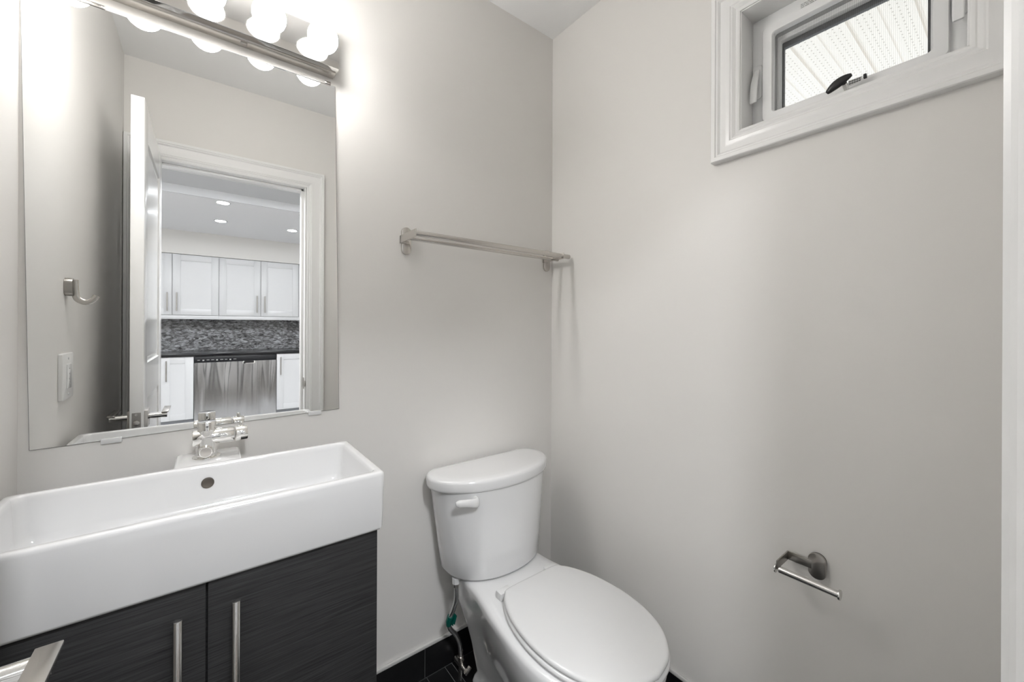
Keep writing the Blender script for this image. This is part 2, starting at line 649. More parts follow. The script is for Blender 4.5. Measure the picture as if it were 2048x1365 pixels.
def ring_frame(x0, x1, outer, inner, r_out=0.006, r_in=0.006, bev=0.002):
    """rectangular ring in the y-z plane with rounded corners; x0 room side, x1 outdoor side"""
    mb = MB()
    po = rr(outer[0], outer[1], outer[2], outer[3], r_out)
    pi = rr(inner[0], inner[1], inner[2], inner[3], r_in)

    def ins(p, q, k):
        return [(a[0] + (b[0] - a[0]) * k, a[1] + (b[1] - a[1]) * k) for a, b in zip(p, q)]
    k = 0.08
    rings = [[(x1, *p) for p in po], [(x0 + bev, *p) for p in po], [(x0, *p) for p in ins(po, pi, k)], [(x0, *p) for p in ins(po, pi, 1 - k)],
             [(x0 + bev, *p) for p in pi], [(x1, *p) for p in pi]]
    bm = mb.bm
    R = [[bm.verts.new(p) for p in r] for r in rings]
    n = len(R[0])
    for i in range(len(R)):
        a, b = R[i], R[(i + 1) % len(R)]
        for q in range(n):
            j = (q + 1) % n
            bm.faces.new((a[q], a[j], b[j], b[q]))
    return mb


# fixed frame, then the sash, screen frame, gasket, glass
fy0, fy1, fz0, fz1 = y0 + 0.006, y1 - 0.006, z0 + 0.006, z1 - 0.006
part(ring_frame(0.066, 0.125, (fy0, fy1, fz0, fz1), (fy0 + 0.036, fy1 - 0.036, fz0 + 0.034, fz1 - 0.040), 0.002, 0.004), 'frame', M['vinyl'], win)
sy0, sy1, sz0, sz1 = fy0 + 0.028, fy1 - 0.028, fz0 + 0.026, fz1 - 0.046
part(ring_frame(0.056, 0.074, (sy0, sy1, sz0, sz1 + 0.008), (sy0 + 0.026, sy1 - 0.026, sz0 + 0.020, sz1 - 0.014), 0.009, 0.009, 0.003), 'screen_frame', M['vinyl'], win)
gy0, gy1, gz0, gz1 = sy0 + 0.026, sy1 - 0.026, sz0 + 0.018, sz1 - 0.014
part(ring_frame(0.076, 0.100, (gy0 - 0.012, gy1 + 0.012, gz0 - 0.012, gz1 + 0.012), (gy0 + 0.0, gy1 - 0.000, gz0, gz1 - 0.0), 0.003, 0.003, 0.002), 'sash_channel', pbr('channel_grey', (0.42, 0.42, 0.42), 0.5), win)
part(ring_frame(0.092, 0.122, (gy0 - 0.01, gy1 + 0.01, gz0 - 0.01, gz1 + 0.01), (gy0 + 0.006, gy1 - 0.006, gz0 + 0.002, gz1 - 0.012), 0.003, 0.003, 0.002), 'sash', M['vinyl'], win)
part(ring_frame(0.110, 0.122, (gy0 - 0.005, gy1 + 0.005, gz0 - 0.005, gz1 - 0.006), (gy0 + 0.0125, gy1 - 0.0095, gz0 + 0.005, gz1 - 0.026), 0.002, 0.002, 0.001), 'gasket', M['gasket'], win)
part(MB().box(0.113, 0.117, gy0 - 0.003, gy1 + 0.003, gz0 - 0.003, gz1 - 0.008), 'glass', M['glass'], win, smooth=False)
part(MB().box(0.0745, 0.0752, gy0 - 0.004, gy1 + 0.004, gz0 - 0.004, gz1 + 0.004), 'insect_screen', M['screen'], win, smooth=False)


def sash_latch(yc, nm='latch'):
    e = part(MB().prism(rr(yc - 0.012, yc + 0.012, 1.850, 1.946, 0.009), 'x', 0.0665, 0.0605, bev=0.002), nm, M['vinyl'], win)
    # broad curved lever standing off its plate
    mb = MB()
    rows_ = []
    for x_, z_, hw_, th_ in ((0.0590, 1.9300, 0.0060, 0.0030), (0.0560, 1.9240, 0.0072, 0.0042), (0.0480, 1.9080, 0.0082, 0.0050), (0.0410, 1.8880, 0.0088, 0.0050), (0.0365, 1.8640, 0.0092, 0.0046), (0.0340, 1.8420, 0.0092, 0.0042), (0.0335, 1.8320, 0.0088, 0.0038), (0.0335, 1.8290, 0.0075, 0.0028)):
        rows_.append([(p[0], p[1], z_) for p in rr(x_ - th_, x_ + th_, yc - hw_, yc + hw_, th_ * 0.8, 4)])
    mb.rings(rows_)
    h = part(mb, 'latch_lever', M['vinyl'], win)
    h.parent = e
    return e


sash_latch(fy1 - 0.0145)
sash_latch(fy0 + 0.0145)

# fold-away black crank handle on a small white operator housing
cr = part(MB().prism(rr(-1.03, -0.93, fz0 + 0.001, fz0 + 0.030, 0.010), 'x', 0.068, 0.050, bev=0.004), 'crank_housing', M['vinyl'], win)
mb = MB()
mb.cyl((0.052, -0.985, fz0 + 0.02), (0.022, -0.985, fz0 + 0.032), 0.006)
k = part(mb, 'crank_stem', M['chrome'], win)
k.parent = cr
P = catmull([(0.012, -0.955, fz0 + 0.018), (0.012, -0.969, fz0 + 0.028), (0.014, -0.985, fz0 + 0.037), (0.017, -1.001, fz0 + 0.043)], 5)
n = len(P)
mb = MB()
mb.tube(P, [0.003 + 0.0078 * math.sin(PI * min(1, (i + 0.6) / n)) for i in range(n)], 14, squash=0.75)
k = part(mb, 'crank_grip', M['black'], win)
k.parent = cr
mb = MB()
mb.box(0.038, 0.0388, -1.016, -0.99, fz0 + 0.028, fz0 + 0.041, bev=0.0, rot=Matrix.Rotation(0.0, 3, 'X'))
tg = part(mb, 'printed_tag', M['paper'], win, smooth=False)
tg.parent = cr
mb = MB()
for i in range(2):
    for j in range(5):
        a = -1.013 + j * 0.0045
        mb.box(0.0374, 0.0381, a, a + 0.0034, fz0 + 0.0315 + i * 0.0048, fz0 + 0.0335 + i * 0.0048)
k = part(mb, 'tag_print', M['ink'], win, smooth=False)
k.parent = cr
mb = MB()
mb.box(0.036, 0.045, -1.0235, -1.0175, fz0 + 0.034, fz0 + 0.043, bev=0.001)
k = part(mb, 'tag_clip', M['black'], win)
k.parent = cr
# rows of fine print on the top of the frame
mb = MB()
random.seed(3)
for r in range(3):
    a = -0.885
    zz = fz1 - 0.0335 - r * 0.0042 + 0.012
    while a > -1.09:
        L = random.uniform(0.003, 0.010)
        mb.box(0.0655, 0.0662, a - L, a, zz, zz + 0.0022)
        a -= L + 0.0016
part(mb, 'fine_print', M['ink_grey'], win, smooth=False)

# soffit of the eaves outside
mb = MB()
SP = 0.177
prof = []
yy = -0.660 + 6 * SP
pts = []
while yy > -2.6:
    pts += [(yy + 0.007, 2.35), (yy + 0.003, 2.3585), (yy - 0.003, 2.3585), (yy - 0.007, 2.35),
            (yy - SP / 2 + 0.006, 2.35), (yy - SP / 2 + 0.002, 2.354), (yy - SP / 2 - 0.002, 2.354), (yy - SP / 2 - 0.006, 2.35)]
    yy -= SP
lo = [(p[0], p[1]) for p in pts]
hi = [(pts[-1][0], 2.40), (pts[0][0], 2.40)]
mb.prism(lo + hi, 'x', 0.14, 1.75)
so = mb.build('soffit', M['soffit'], smooth=False)
struct(so, 'white perforated eaves soffit outside the window')

# ------------------------------------------------------------------ doorway trim
pr = casing_profile(0.0885, 1.0)
dx0, dx1, dz = DOOR[0], DOOR[1], DOOR[2]
ox0, ox1, oz = XL + 0.001, dx1 + 0.090, dz + 0.078
mb = frame_sweep([(ox1, 0.0, -1, 0), (ox1, oz, -1, -1), (ox0 + 0.0005, oz, 1, -1), (ox0 + 0.0005, 0.0, 1, 0)], pr, lambda u, v, tk: (u, YB + tk * 1.38, v), closed=False)
struct(mb.build('trim_2', M['trim'], angle=25), 'white moulded casing around the doorway')
mb = MB()
JT = 0.018
mb.box(dx0, dx0 + JT * 0.4, YB - WT - 0.002, YB + 0.004, 0, dz)
mb.box(dx1 - 0.006, dx1, YB - WT - 0.002, YB + 0.004, 0, dz)
mb.box(dx0, dx1, YB - WT - 0.002, YB + 0.004, dz - 0.006, dz)
mb.box(dx1 - 0.018, dx1 - 0.006, YB - 0.085, YB - 0.045, 0, dz - 0.006, bev=0.001)
mb.box(dx0 + 0.007, dx0 + 0.019, YB - 0.085, YB - 0.045, 0, dz - 0.006, bev=0.001)
mb.box(dx0 + 0.007, dx1 - 0.006, YB - 0.085, YB - 0.045, dz - 0.018, dz - 0.006, bev=0.001)
jamb = struct(mb.build('trim_3', M['trim']), 'white door jamb and stop of the doorway')
mb = MB()
mb.box(dx1 - 0.0075, dx1 - 0.0058, YB - 0.038, YB - 0.006, 0.835, 0.900, bev=0.0005)
mb.tube(catmull([(dx1 - 0.006, YB - 0.008, 0.868), (dx1 - 0.008, YB + 0.004, 0.868), (dx1 - 0.002, YB + 0.010, 0.868)], 5), 0.016, 8, squash=0.12)
k = mb.build('strike_plate', M['nickel_dark'])
k.parent = jamb
mb = frame_sweep([(ox1, 0.0, -1, 0), (ox1, oz, -1, -1), (ox0 + 0.0005, oz, 1, -1), (ox0 + 0.0005, 0.0, 1, 0)], pr, lambda u, v, tk: (u, YB - WT - tk, v), closed=False)
struct(mb.build('trim_4', M['trim'], angle=25), 'white casing on the kitchen side of the doorway')

# ------------------------------------------------------------------ door leaf, standing open along the left wall
door = bpy.data.objects.new('door_1', None)
COL.objects.link(door)
door.location = (-1.372, -1.262, 0.012)
struct(door, 'white door standing open beside the left wall, seen in the mirror')
DX0, DX1, DY0, DY1, DZ1 = -1.3895, -1.3545, -1.262, -0.612, 1.985
st = 0.108
mb = MB()
mb.box(DX0, DX1, DY0, DY0 + st, 0.012, DZ1, bev=0.0012)
mb.box(DX0, DX1, DY1 - st, DY1, 0.012, DZ1, bev=0.0012)
for a, b in ((0.012, 0.22), (0.93, 1.06), (1.865, DZ1)):
    mb.box(DX0, DX1, DY0 + st - 0.001, DY1 - st + 0.001, a, b)
part(mb, 'leaf', M['door'], door)
mb = MB()
for a, b in ((0.22, 0.93), (1.06, 1.865)):
    q = 0.022
    for sgn, xf in ((1, DX1), (-1, DX0)):
        ring = []
        for d, dep in ((0, 0.0), (0.004, 0.006), (0.012, 0.008), (q, 0.004), (q + 0.02, 0.004)):
            ring.append([(xf - sgn * dep, p[0], p[1]) for p in [(DY0 + st + d, a + d), (DY1 - st - d, a + d), (DY1 - st - d, b - d), (DY0 + st + d, b - d)]])
        mb.rings(ring, cap0=False, cap1=True)
part(mb, 'panel', M['door'], door, angle=20)
# latch face on the free edge
mb = MB()
mb.prism(rr(-1.3835, -1.3605, 0.836, 0.897, 0.001), 'y', DY1 - 0.001, DY1 + 0.0008)
lp = part(mb, 'latch_plate', M['nickel_dark'], door)
mb = MB()
mb.cyl((-1.372, DY1, 0.862), (-1.372, DY1 + 0.010, 0.862), 0.0095, bev=0.002)
k = part(mb, 'latch_bolt', M['nickel'], door)
k.parent = lp
mb = MB()
for zz in (0.843, 0.89):
    mb.cyl((-1.372, DY1, zz), (-1.372, DY1 + 0.0016, zz), 0.0035)
k = part(mb, 'screw', M['nickel'], door)
k.parent = lp
LZ, LY = 0.868, -0.672


def lever_set(xf, sg, nm):
    mb = MB()
    mb.prism(rr(LY - 0.031, LY + 0.031, LZ - 0.031, LZ + 0.031, 0.002), 'x', xf, xf + sg * 0.009, bev=0.0015)
    r_ = part(mb, 'lever_rose', M['nickel'], door)
    mb = MB()
    mb.cyl((xf + sg * 0.008, LY - 0.0085, LZ + 0.0035), (xf + sg * 0.058, LY - 0.0085, LZ + 0.0035), 0.0105)
    k1 = part(mb, 'lever_neck', M['chrome'], door)
    k1.parent = r_
    mb = MB()
    mb.box(xf + sg * 0.043, xf + sg * 0.0625, LY - 0.125, LY + 0.0025, LZ + 0.0115, LZ + 0.0165, bev=0.001)
    k2 = part(mb, 'lever_grip', M['nickel'], door)
    k2.parent = r_


lever_set(DX1, 1, 'lever')
lever_set(DX0, -1, 'lever')

# ------------------------------------------------------------------ wall mirror
mir = thing('wall_mirror', 'frameless rectangular mirror hung slightly crooked above the washbasin', 'mirror', (-1.175, 0, 0.945))
q = [(-1.4705, 0.9385), (-0.867, 0.951), (-0.8818, 1.9075), (-1.4852, 1.8975)]
mb = MB()
mb.rings([[(p[0], -0.0005, p[1]) for p in q], [(p[0], -0.0028, p[1]) for p in q]], cap1=True)
part(mb, 'mirror_edge', M['mirror_edge'], mir, smooth=False)
mb = MB()
qi = [(-1.4698, 0.9392), (-0.8677, 0.9517), (-0.8825, 1.9068), (-1.4845, 1.8968)]
mb.rings([[(p[0], -0.0026, p[1]) for p in qi], [(p[0], -0.0030, p[1]) for p in qi]])
part(mb, 'mirror_glass', M['mirror'], mir, smooth=False)


def on_edge(a, b, t):
    return (a[0] + (b[0] - a[0]) * t, a[1] + (b[1] - a[1]) * t)


for (a, b, tt, sg, mt) in ((q[0], q[1], 0.20, 1, 'plastic'), (q[0], q[1], 0.89, 1, 'plastic'), (q[3], q[2], 0.17, -1, 'nickel'), (q[3], q[2], 0.965, -1, 'nickel')):
    c = on_edge(a, b, tt)
    hw = 0.017 if sg > 0 else (0.02 if tt < 0.5 else 0.008)
    mb = MB()
    mb.box(c[0] - hw, c[0] + hw, -0.0052, -0.0004, c[1] - 0.004 * sg - 0.004, c[1] - 0.004 * sg + 0.006 + 0.002 * sg, bev=0.001)
    part(mb, 'mirror_clip', M[mt], mir)

# ------------------------------------------------------------------ vanity light
vl = thing('vanity_light', 'chrome bar light with five lit round globe bulbs above the mirror', 'light fixture', (-1.183, 0, 1.985))
LX0, LX1, LF, LZ0, LZ1 = -1.4845, -0.884, -0.055, 1.931, 2.029
mb = MB()
mb.box(LX0, LX1, LF, -0.001, LZ0, LZ1, bev=0.0015)
part(mb, 'housing', M['housing'], vl)
mb = MB()
mb.box(LX0 + 0.004, LX1 - 0.004, -0.034, -0.001, LZ0 - 0.0035, LZ0 + 0.002, bev=0.001)
part(mb, 'back_pan', M['nickel'], vl)
mb = MB()
mb.box(-1.115, -1.100, -0.026, -0.016, LZ0 - 0.006, LZ0 - 0.003, bev=0.001)
part(mb, 'pan_clip', M['nickel_dark'], vl)
for i in range(5):
    bx = -0.935 - 0.1245 * i
    mb = MB()
    mb.cyl((bx, LF + 0.001, 1.976), (bx, LF - 0.010, 1.976), 0.0165, bev=0.002)
    sk = part(mb, 'socket', M['plastic'], vl)
    mb = MB()
    mb.sphere((bx, LF - 0.039, 1.976), 0.0375)
    b_ = part(mb, 'globe_bulb', M['bulb'], vl)

# ------------------------------------------------------------------ washbasin
bas = thing('washbasin', 'white rectangular trough washbasin with tap ledge on dark vanity', 'sink', (-1.175, -0.26, 0.757))
bx0, bx1, by0, by1, bz0, bz1 = -1.475, -0.8735, -0.411, -0.116, 0.7605, 0.885


def br(off, z, r):
    return [(p[0], p[1], z) for p in rr(bx0 + off, bx1 - off, by0 + off, by1 - off, r, 8)]


mb = MB()
mb.rings([br(0.010, bz0, 0.006), br(0.0045, bz0 + 0.001, 0.009), br(0.0026, bz0 + 0.006, 0.011), br(0.0005, bz1 - 0.03, 0.012), br(0.0, bz1 - 0.008, 0.012), br(0.001, bz1 - 0.0035, 0.0115), br(0.003, bz1 - 0.001, 0.011),
          br(0.006, bz1, 0.010), br(0.0135, bz1, 0.016), br(0.016, bz1 - 0.001, 0.016), br(0.0178, bz1 - 0.004, 0.016), br(0.019, bz1 - 0.012, 0.016), br(0.024, bz1 - 0.075, 0.018), br(0.028, bz1 - 0.092, 0.02),
          br(0.040, bz1 - 0.099, 0.02), br(0.07, bz1 - 0.101, 0.02)])
part(mb, 'basin', M['porcelain'], bas, angle=60)
mb = MB()
lx0, lx1 = -1.2385, -1.1135


def lr(off, z):
    return [(p[0], p[1], z) for p in rr(lx0 + off, lx1 - off, by1 - 0.012, -0.002 - off, 0.010, 6)]


mb.rings([lr(0.003, bz1 - 0.055), lr(0.0, bz1 - 0.05), lr(0.0, bz1 - 0.005), lr(0.0015, bz1 - 0.0012), lr(0.005, bz1 - 0.0002)])
part(mb, 'tap_ledge', M['porcelain'], bas, angle=60)
mb = MB()
mb.cyl((-1.178, -0.1345, 0.846), (-1.178, -0.1410, 0.846), 0.0118, bev=0.0015)
part(mb, 'overflow_cap', M['brownish'], bas)
mb = MB()
mb.cyl((-1.178, -0.265, bz1 - 0.1015), (-1.178, -0.265, bz1 - 0.0965), 0.024, bev=0.002)
part(mb, 'drain', M['chrome'], bas)

# ------------------------------------------------------------------ tap
tap = thing('faucet', 'chrome single lever mixer tap standing on the washbasin ledge', 'faucet', (-1.18, -0.066, 0.885))
fx, fy, fz = -1.180, -0.066, 0.885
mb = MB()
mb.cyl((fx, fy, fz - 0.0005), (fx, fy, fz + 0.0045), 0.0275, 40, bev=0.0015)
part(mb, 'base_ring', M['chrome'], tap)
mb = MB()
mb.cyl((fx, fy, fz + 0.004), (fx, fy, fz + 0.050), 0.0205, 40)
mb.cyl((fx - 0.027, fy, fz + 0.048), (fx + 0.0535, fy, fz + 0.048), 0.0185, 40, bev=0.002)
mb.cyl((fx, fy, fz + 0.045), (fx, fy, fz + 0.0855), 0.0185, 40, bev=0.0015)
part(mb, 'body', M['chrome'], tap)
mb = MB()
mb.tube([(fx - 0.002, fy - 0.015, fz + 0.021), (fx - 0.002, fy - 0.030, fz + 0.019)], [0.0135, 0.0125], 32)
sp_ = part(mb, 'spout', M['chrome'], tap)
mb = MB()
mb.cyl((fx - 0.002, fy - 0.0295, fz + 0.019), (fx - 0.002, fy - 0.031, fz + 0.0188), 0.0105, 32)
k = part(mb, 'aerator', M['nickel'], tap)
k.parent = sp_
mb = MB()
mb.cyl((fx + 0.0555, fy, fz + 0.048), (fx + 0.081, fy, fz + 0.048), 0.0185, 40, bev=0.002)
hd = part(mb, 'handle', M['chrome'], tap)
mb = MB()
mb.cyl((fx + 0.068, fy, fz + 0.064), (fx + 0.068, fy + 0.001, fz + 0.075), 0.0042, 16, bev=0.001)
k = part(mb, 'handle_pin', M['chrome'], tap)
k.parent = hd

# ------------------------------------------------------------------ vanity cabinet
van = thing('vanity_cabinet', 'dark grained two door vanity cabinet under the white washbasin', 'cabinet', (-1.179, -0.2, 0.10))
vx0, vx1, vf, vt = -1.470, -0.8865, -0.398, 0.7605
mb = MB()
mb.box(vx0, vx1, -0.376, -0.0105, 0.115, vt - 0.001, bev=0.001)
part(mb, 'carcass', M['wood'], van)
mb = MB()
mb.box(vx0 + 0.03, vx1 - 0.03, -0.35, -0.02, 0.0, 0.116)
part(mb, 'plinth', M['black'], van)
for side in (0, 1):
    a, b = (vx0, -1.1805) if side == 0 else (-1.1775, vx1)
    mb = MB()
    mb.box(a, b, vf, -0.3775, 0.118, vt - 0.0012, bev=0.0008)
    d_ = part(mb, 'door', M['wood'], van)
    hx = -1.2155 if side == 0 else -1.139
    mb = MB()
    mb.cyl((hx, -0.432, 0.40), (hx, -0.432, 0.7275), 0.0062, 24, bev=0.0006)
    for zz in (0.43, 0.695):
        mb.cyl((hx, -0.398, zz), (hx, -0.430, zz), 0.0048, 16)
    k = part(mb, 'bar_handle', M['steel_bar'], van)
    k.parent = d_

# ------------------------------------------------------------------ towel rack
tr = thing('towel_rack', 'brushed nickel double towel bar on the wall above the toilet', 'towel rack', (-0.35, 0, 1.48))
TZ = 1.482
for i, px in enumerate((-0.661, -0.036)):
    mb = MB()
    mb.prism(rr(px - 0.016, px + 0.016, TZ - 0.048, TZ + 0.042, 0.0158, 8), 'y', -0.001, -0.0095, bev=0.001)
    bp_ = part(mb, 'back_plate', M['nickel'], tr)
    sg = -1
    mb = MB()
    mb.box(px - 0.0215, px - 0.0185, -0.128, -0.002, TZ - 0.0125, TZ + 0.0125, bev=0.0006)
    mb.box(px - 0.0215, px + 0.006, -0.0125, -0.0092, TZ - 0.0125, TZ + 0.0125, bev=0.0006)
    k = part(mb, 'arm', M['nickel'], tr)
    k.parent = bp_
mb = MB()
mb.cyl((-0.681, -0.119, TZ), (-0.017, -0.119, TZ), 0.0088, 24, bev=0.001)
part(mb, 'front_bar', M['nickel'], tr)
mb = MB()
mb.cyl((-0.681, -0.060, TZ - 0.004), (-0.022, -0.060, TZ - 0.004), 0.0068, 24, bev=0.001)
part(mb, 'rear_bar', M['nickel'], tr)

# ------------------------------------------------------------------ toilet paper holder
tp = thing('toilet_paper_holder', 'empty satin nickel toilet paper holder low on the right wall', 'toilet paper holder', (0, -0.945, 0.62))
mb = MB()
mb.prism(rr(-0.9625, -0.9285, 0.593, 0.652, 0.0168, 8), 'x', -0.0005, -0.006)
part(mb, 'wall_mount', M['black'], tp)
mb = MB()
mb.prism(rr(-0.9635, -0.9275, 0.592, 0.653, 0.0178, 8), 'x', -0.0055, -0.0125, bev=0.001)
part(mb, 'back_plate', M['nickel_dark'], tp)
mb = MB()
mb.box(-0.0127, -0.0095, -0.935, -0.884, 0.6125, 0.6335, bev=0.0005)
mb.box(-0.083, -0.0095, -0.8865, -0.8835, 0.6125, 0.6335, bev=0.0005)
part(mb, 'arm', M['nickel_dark'], tp)
mb = MB()
mb.cyl((-0.078, -0.889, 0.6125), (-0.078, -1.003, 0.6125), 0.0076, 24)
mb.cyl((-0.078, -0.880, 0.6125), (-0.078, -0.8830, 0.6125), 0.0105, 24, bev=0.0006)
mb.cyl((-0.078, -1.0025, 0.6125), (-0.078, -1.0065, 0.6125), 0.0108, 24, bev=0.0006)
part(mb, 'roller_bar', M['steel_bar'], tp)

# ------------------------------------------------------------------ toilet
TX = -0.377
toi = thing('toilet', 'white two piece toilet with the lid closed in the corner', 'toilet', (TX, -0.38, 0.0))


def dshape(w, ym, d, yb, wb, z, n=2.0, cx=TX, k=30):
    """D-shaped plan: curved front, straight back with rounded corners"""
    pts = []
    for i in range(k + 1):
        t = PI * i / k
        c, s = math.cos(t), math.sin(t)
        pts.append((cx + w * math.copysign(abs(c) ** (2 / n), c), ym - d * abs(s) ** (2 / n), z))
    # back-left corner to back-right corner
    for i in range(1, 8):
        a = PI / 2 * i / 8
        pts.append((cx - (wb + (w - wb) * math.cos(a)), ym + (yb - ym) * math.sin(a), z))
    pts.append((cx - wb, yb, z))
    pts.append((cx + wb, yb, z))
    for i in range(7, 0, -1):
        a = PI / 2 * i / 8
        pts.append((cx + (wb + (w - wb) * math.cos(a)), ym + (yb - ym) * math.sin(a), z))
    return pts


def dlid(off, z):
    return dshape(0.238 - off, -0.088, 0.140 - off, -0.016 - off * 0.8, 0.190 - off, z, 2.0)


mb = MB()
mb.rings([dlid(0.016, 0.6735), dlid(0.006, 0.6745), dlid(0.0015, 0.678), dlid(0.0, 0.684), dlid(0.0, 0.7035), dlid(0.0015, 0.7085), dlid(0.005, 0.7125), dlid(0.011, 0.7148), dlid(0.03, 0.7162), dlid(0.055, 0.7168)])
part(mb, 'tank_lid', M['porcelain'], toi, angle=60)


def dtank(f, z, off=0.0):
    """f = 1 at the top, 0 at the bottom"""
    w = 0.182 + 0.040 * f - off
    d = 0.137 - 0.006 * f - off
    return dshape(w, -0.094 + 0.006 * f, d, -0.022 - off * 0.5, w * 0.86, z, 2.15)


mb = MB()
mb.rings([dtank(0, 0.388, 0.03), dtank(0, 0.389, 0.014), dtank(0, 0.393, 0.004), dtank(0.02, 0.400), dtank(0.25, 0.47), dtank(0.5, 0.54), dtank(0.75, 0.61), dtank(1, 0.6745)])
part(mb, 'tank', M['porcelain'], toi, angle=60)
# flush lever
P = catmull([(-0.509, -0.196, 0.6505), (-0.5115, -0.208, 0.651), (-0.5185, -0.2165, 0.6525), (-0.535, -0.2185, 0.656), (-0.556, -0.214, 0.6595), (-0.574, -0.2085, 0.661), (-0.5835, -0.205, 0.661)], 5)
n = len(P)
prof_ = [0.0160, 0.0160, 0.0150, 0.0125, 0.0112, 0.0108, 0.0055]
mb = MB()
rad_ = []
for i in range(n):
    f_ = i / (n - 1) * (len(prof_) - 1)
    j_ = min(int(f_), len(prof_) - 2)
    rad_.append(prof_[j_] + (prof_[j_ + 1] - prof_[j_]) * (f_ - j_))
mb.tube(P, rad_, 20, squash=0.62)
mb.cyl((-0.508, -0.184, 0.650), (-0.508, -0.201, 0.650), 0.0155, 24, bev=0.003)
part(mb, 'flush_lever', M['plastic'], toi, angle=60)


def bowl_ring(z, v0, wb, wm, vm, vt, cx=TX):
    right = [(0, v0), (wb * 0.6, v0), (wb * 0.93, v0 + 0.008), (wb, v0 + 0.03), (wb * 1.0 + (wm - wb) * 0.12, v0 + (vm - v0) * 0.38), (wb + (wm - wb) * 0.62, v0 + (vm - v0) * 0.68), (wm, vm),
             (wm * 0.93, vm + 0.42 * (vt - vm)), (wm * 0.70, vm + 0.76 * (vt - vm)), (wm * 0.36, vm + 0.95 * (vt - vm)), (0, vt)]
    R = catmull(right, 5)
    L = [Vector((-p.x, p.y)) for p in reversed(R[1:-1])]
    return [(cx + p.x, -p.y, z) for p in R + L]


mb = MB()
mb.rings([bowl_ring(*a) for a in (
    (0.0, 0.115, 0.098, 0.120, 0.40, 0.615), (0.018, 0.115, 0.098, 0.119, 0.40, 0.613), (0.034, 0.120, 0.094, 0.112, 0.40, 0.600), (0.05, 0.128, 0.088, 0.100, 0.40, 0.578), (0.09, 0.125, 0.096, 0.106, 0.40, 0.572),
    (0.15, 0.115, 0.104, 0.120, 0.41, 0.590), (0.20, 0.10, 0.112, 0.140, 0.43, 0.625), (0.25, 0.08, 0.122, 0.162, 0.455, 0.672), (0.29, 0.063, 0.131, 0.177, 0.475, 0.708), (0.325, 0.052, 0.138, 0.186, 0.485, 0.732),
    (0.355, 0.045, 0.141, 0.190, 0.49, 0.744), (0.374, 0.042, 0.145, 0.190, 0.49, 0.746), (0.382, 0.044, 0.143, 0.187, 0.49, 0.743), (0.387, 0.05, 0.136, 0.180, 0.49, 0.736), (0.3885, 0.07, 0.115, 0.160, 0.49, 0.715))])
part(mb, 'bowl', M['porcelain'], toi, angle=60)
SEAT = [(0, 0.308), (0.06, 0.308), (0.100, 0.311), (0.113, 0.322), (0.135, 0.352), (0.160, 0.415), (0.173, 0.495), (0.170, 0.575), (0.150, 0.647), (0.115, 0.70), (0.062, 0.739), (0, 0.753)]


def seat_ring(off, z, cx=TX + 0.004):
    R = catmull(SEAT, 5)
    full = [Vector((p.x, p.y)) for p in R] + [Vector((-p.x, p.y)) for p in reversed(R[1:-1])]
    c = Vector((0, 0.53))
    out = []
    for p in full:
        d = c - p
        q_ = p + d.normalized() * off
        out.append((cx + q_.x, -q_.y, z))
    return out


mb = MB()
mb.rings([seat_ring(0.010, 0.3895), seat_ring(0.001, 0.391), seat_ring(-0.003, 0.395), seat_ring(-0.003, 0.400), seat_ring(0.001, 0.4035), seat_ring(0.008, 0.4045)])
part(mb, 'seat', M['plastic'], toi, angle=60)
mb = MB()
mb.rings([seat_ring(0.010, 0.4055), seat_ring(0.002, 0.4065), seat_ring(0.0, 0.410), seat_ring(0.0, 0.414), seat_ring(0.002, 0.4175), seat_ring(0.006, 0.4195), seat_ring(0.012, 0.4205), seat_ring(0.06, 0.4225), seat_ring(0.12, 0.4235), seat_ring(0.17, 0.424)])
part(mb, 'seat_lid', M['plastic'], toi, angle=60)
for sg in (-1, 1):
    mb = MB()
    mb.box(TX + sg * 0.095 - 0.022, TX + sg * 0.095 + 0.022, -0.315, -0.288, 0.388, 0.411, bev=0.003)
    part(mb, 'seat_hinge', M['plastic'], toi)
mb = MB()
for sg in (-1, 1):
    pass
mb.sphere((TX - 0.104, -0.30, 0.024), 0.014, 20, 12, (1, 1, 0.8))
part(mb, 'bolt_cap', M['plastic'], toi)

# ------------------------------------------------------------------ water supply hose and valve
hs = thing('water_supply_hose', 'braided steel supply hose with green tag running down beside the toilet', 'hose', (-0.49, -0.066, 0.0))
P = catmull([(-0.538, -0.128, 0.366), (-0.536, -0.126, 0.345), (-0.529, -0.112, 0.300), (-0.532, -0.098, 0.258), (-0.541, -0.086, 0.222), (-0.533, -0.078, 0.188), (-0.507, -0.072, 0.150), (-0.490, -0.068, 0.112), (-0.484, -0.066, 0.076)], 8)
mb = MB()
mb.tube(P, 0.0075, 14)
part(mb, 'braided_hose', M['braid'], hs)
mb = MB()
mb.cyl((-0.538, -0.128, 0.354), (-0.538, -0.128, 0.370), 0.0085, 8)
part(mb, 'hose_nut', M['nickel'], hs)
mb = MB()
mb.cyl((-0.538, -0.128, 0.368), (-0.538, -0.128, 0.3872), 0.0135, 8)
part(mb, 'tank_nut', M['plastic'], hs)
mb = MB()
mb.cyl((-0.4845, -0.066, 0.060), (-0.4838, -0.066, 0.082), 0.0085, 8)
mb.cyl((-0.484, -0.066, 0.046), (-0.484, -0.066, 0.062), 0.0105, 6)
part(mb, 'valve_nut', M['nickel'], hs)
mb = MB()
mb.cyl((-0.482, -0.068, 0.0), (-0.482, -0.068, 0.048), 0.0095, 20)
mb.cyl((-0.482, -0.030, 0.030), (-0.482, -0.098, 0.030), 0.0085, 20)
part(mb, 'stop_valve', M['nickel'], hs)
mb = MB()
mb.box(-0.489, -0.461, -0.106, -0.094, 0.024, 0.036, bev=0.003, rot=Matrix.Rotation(-0.8, 3, 'Y'))
part(mb, 'valve_handle', M['nickel'], hs)
mb = MB()
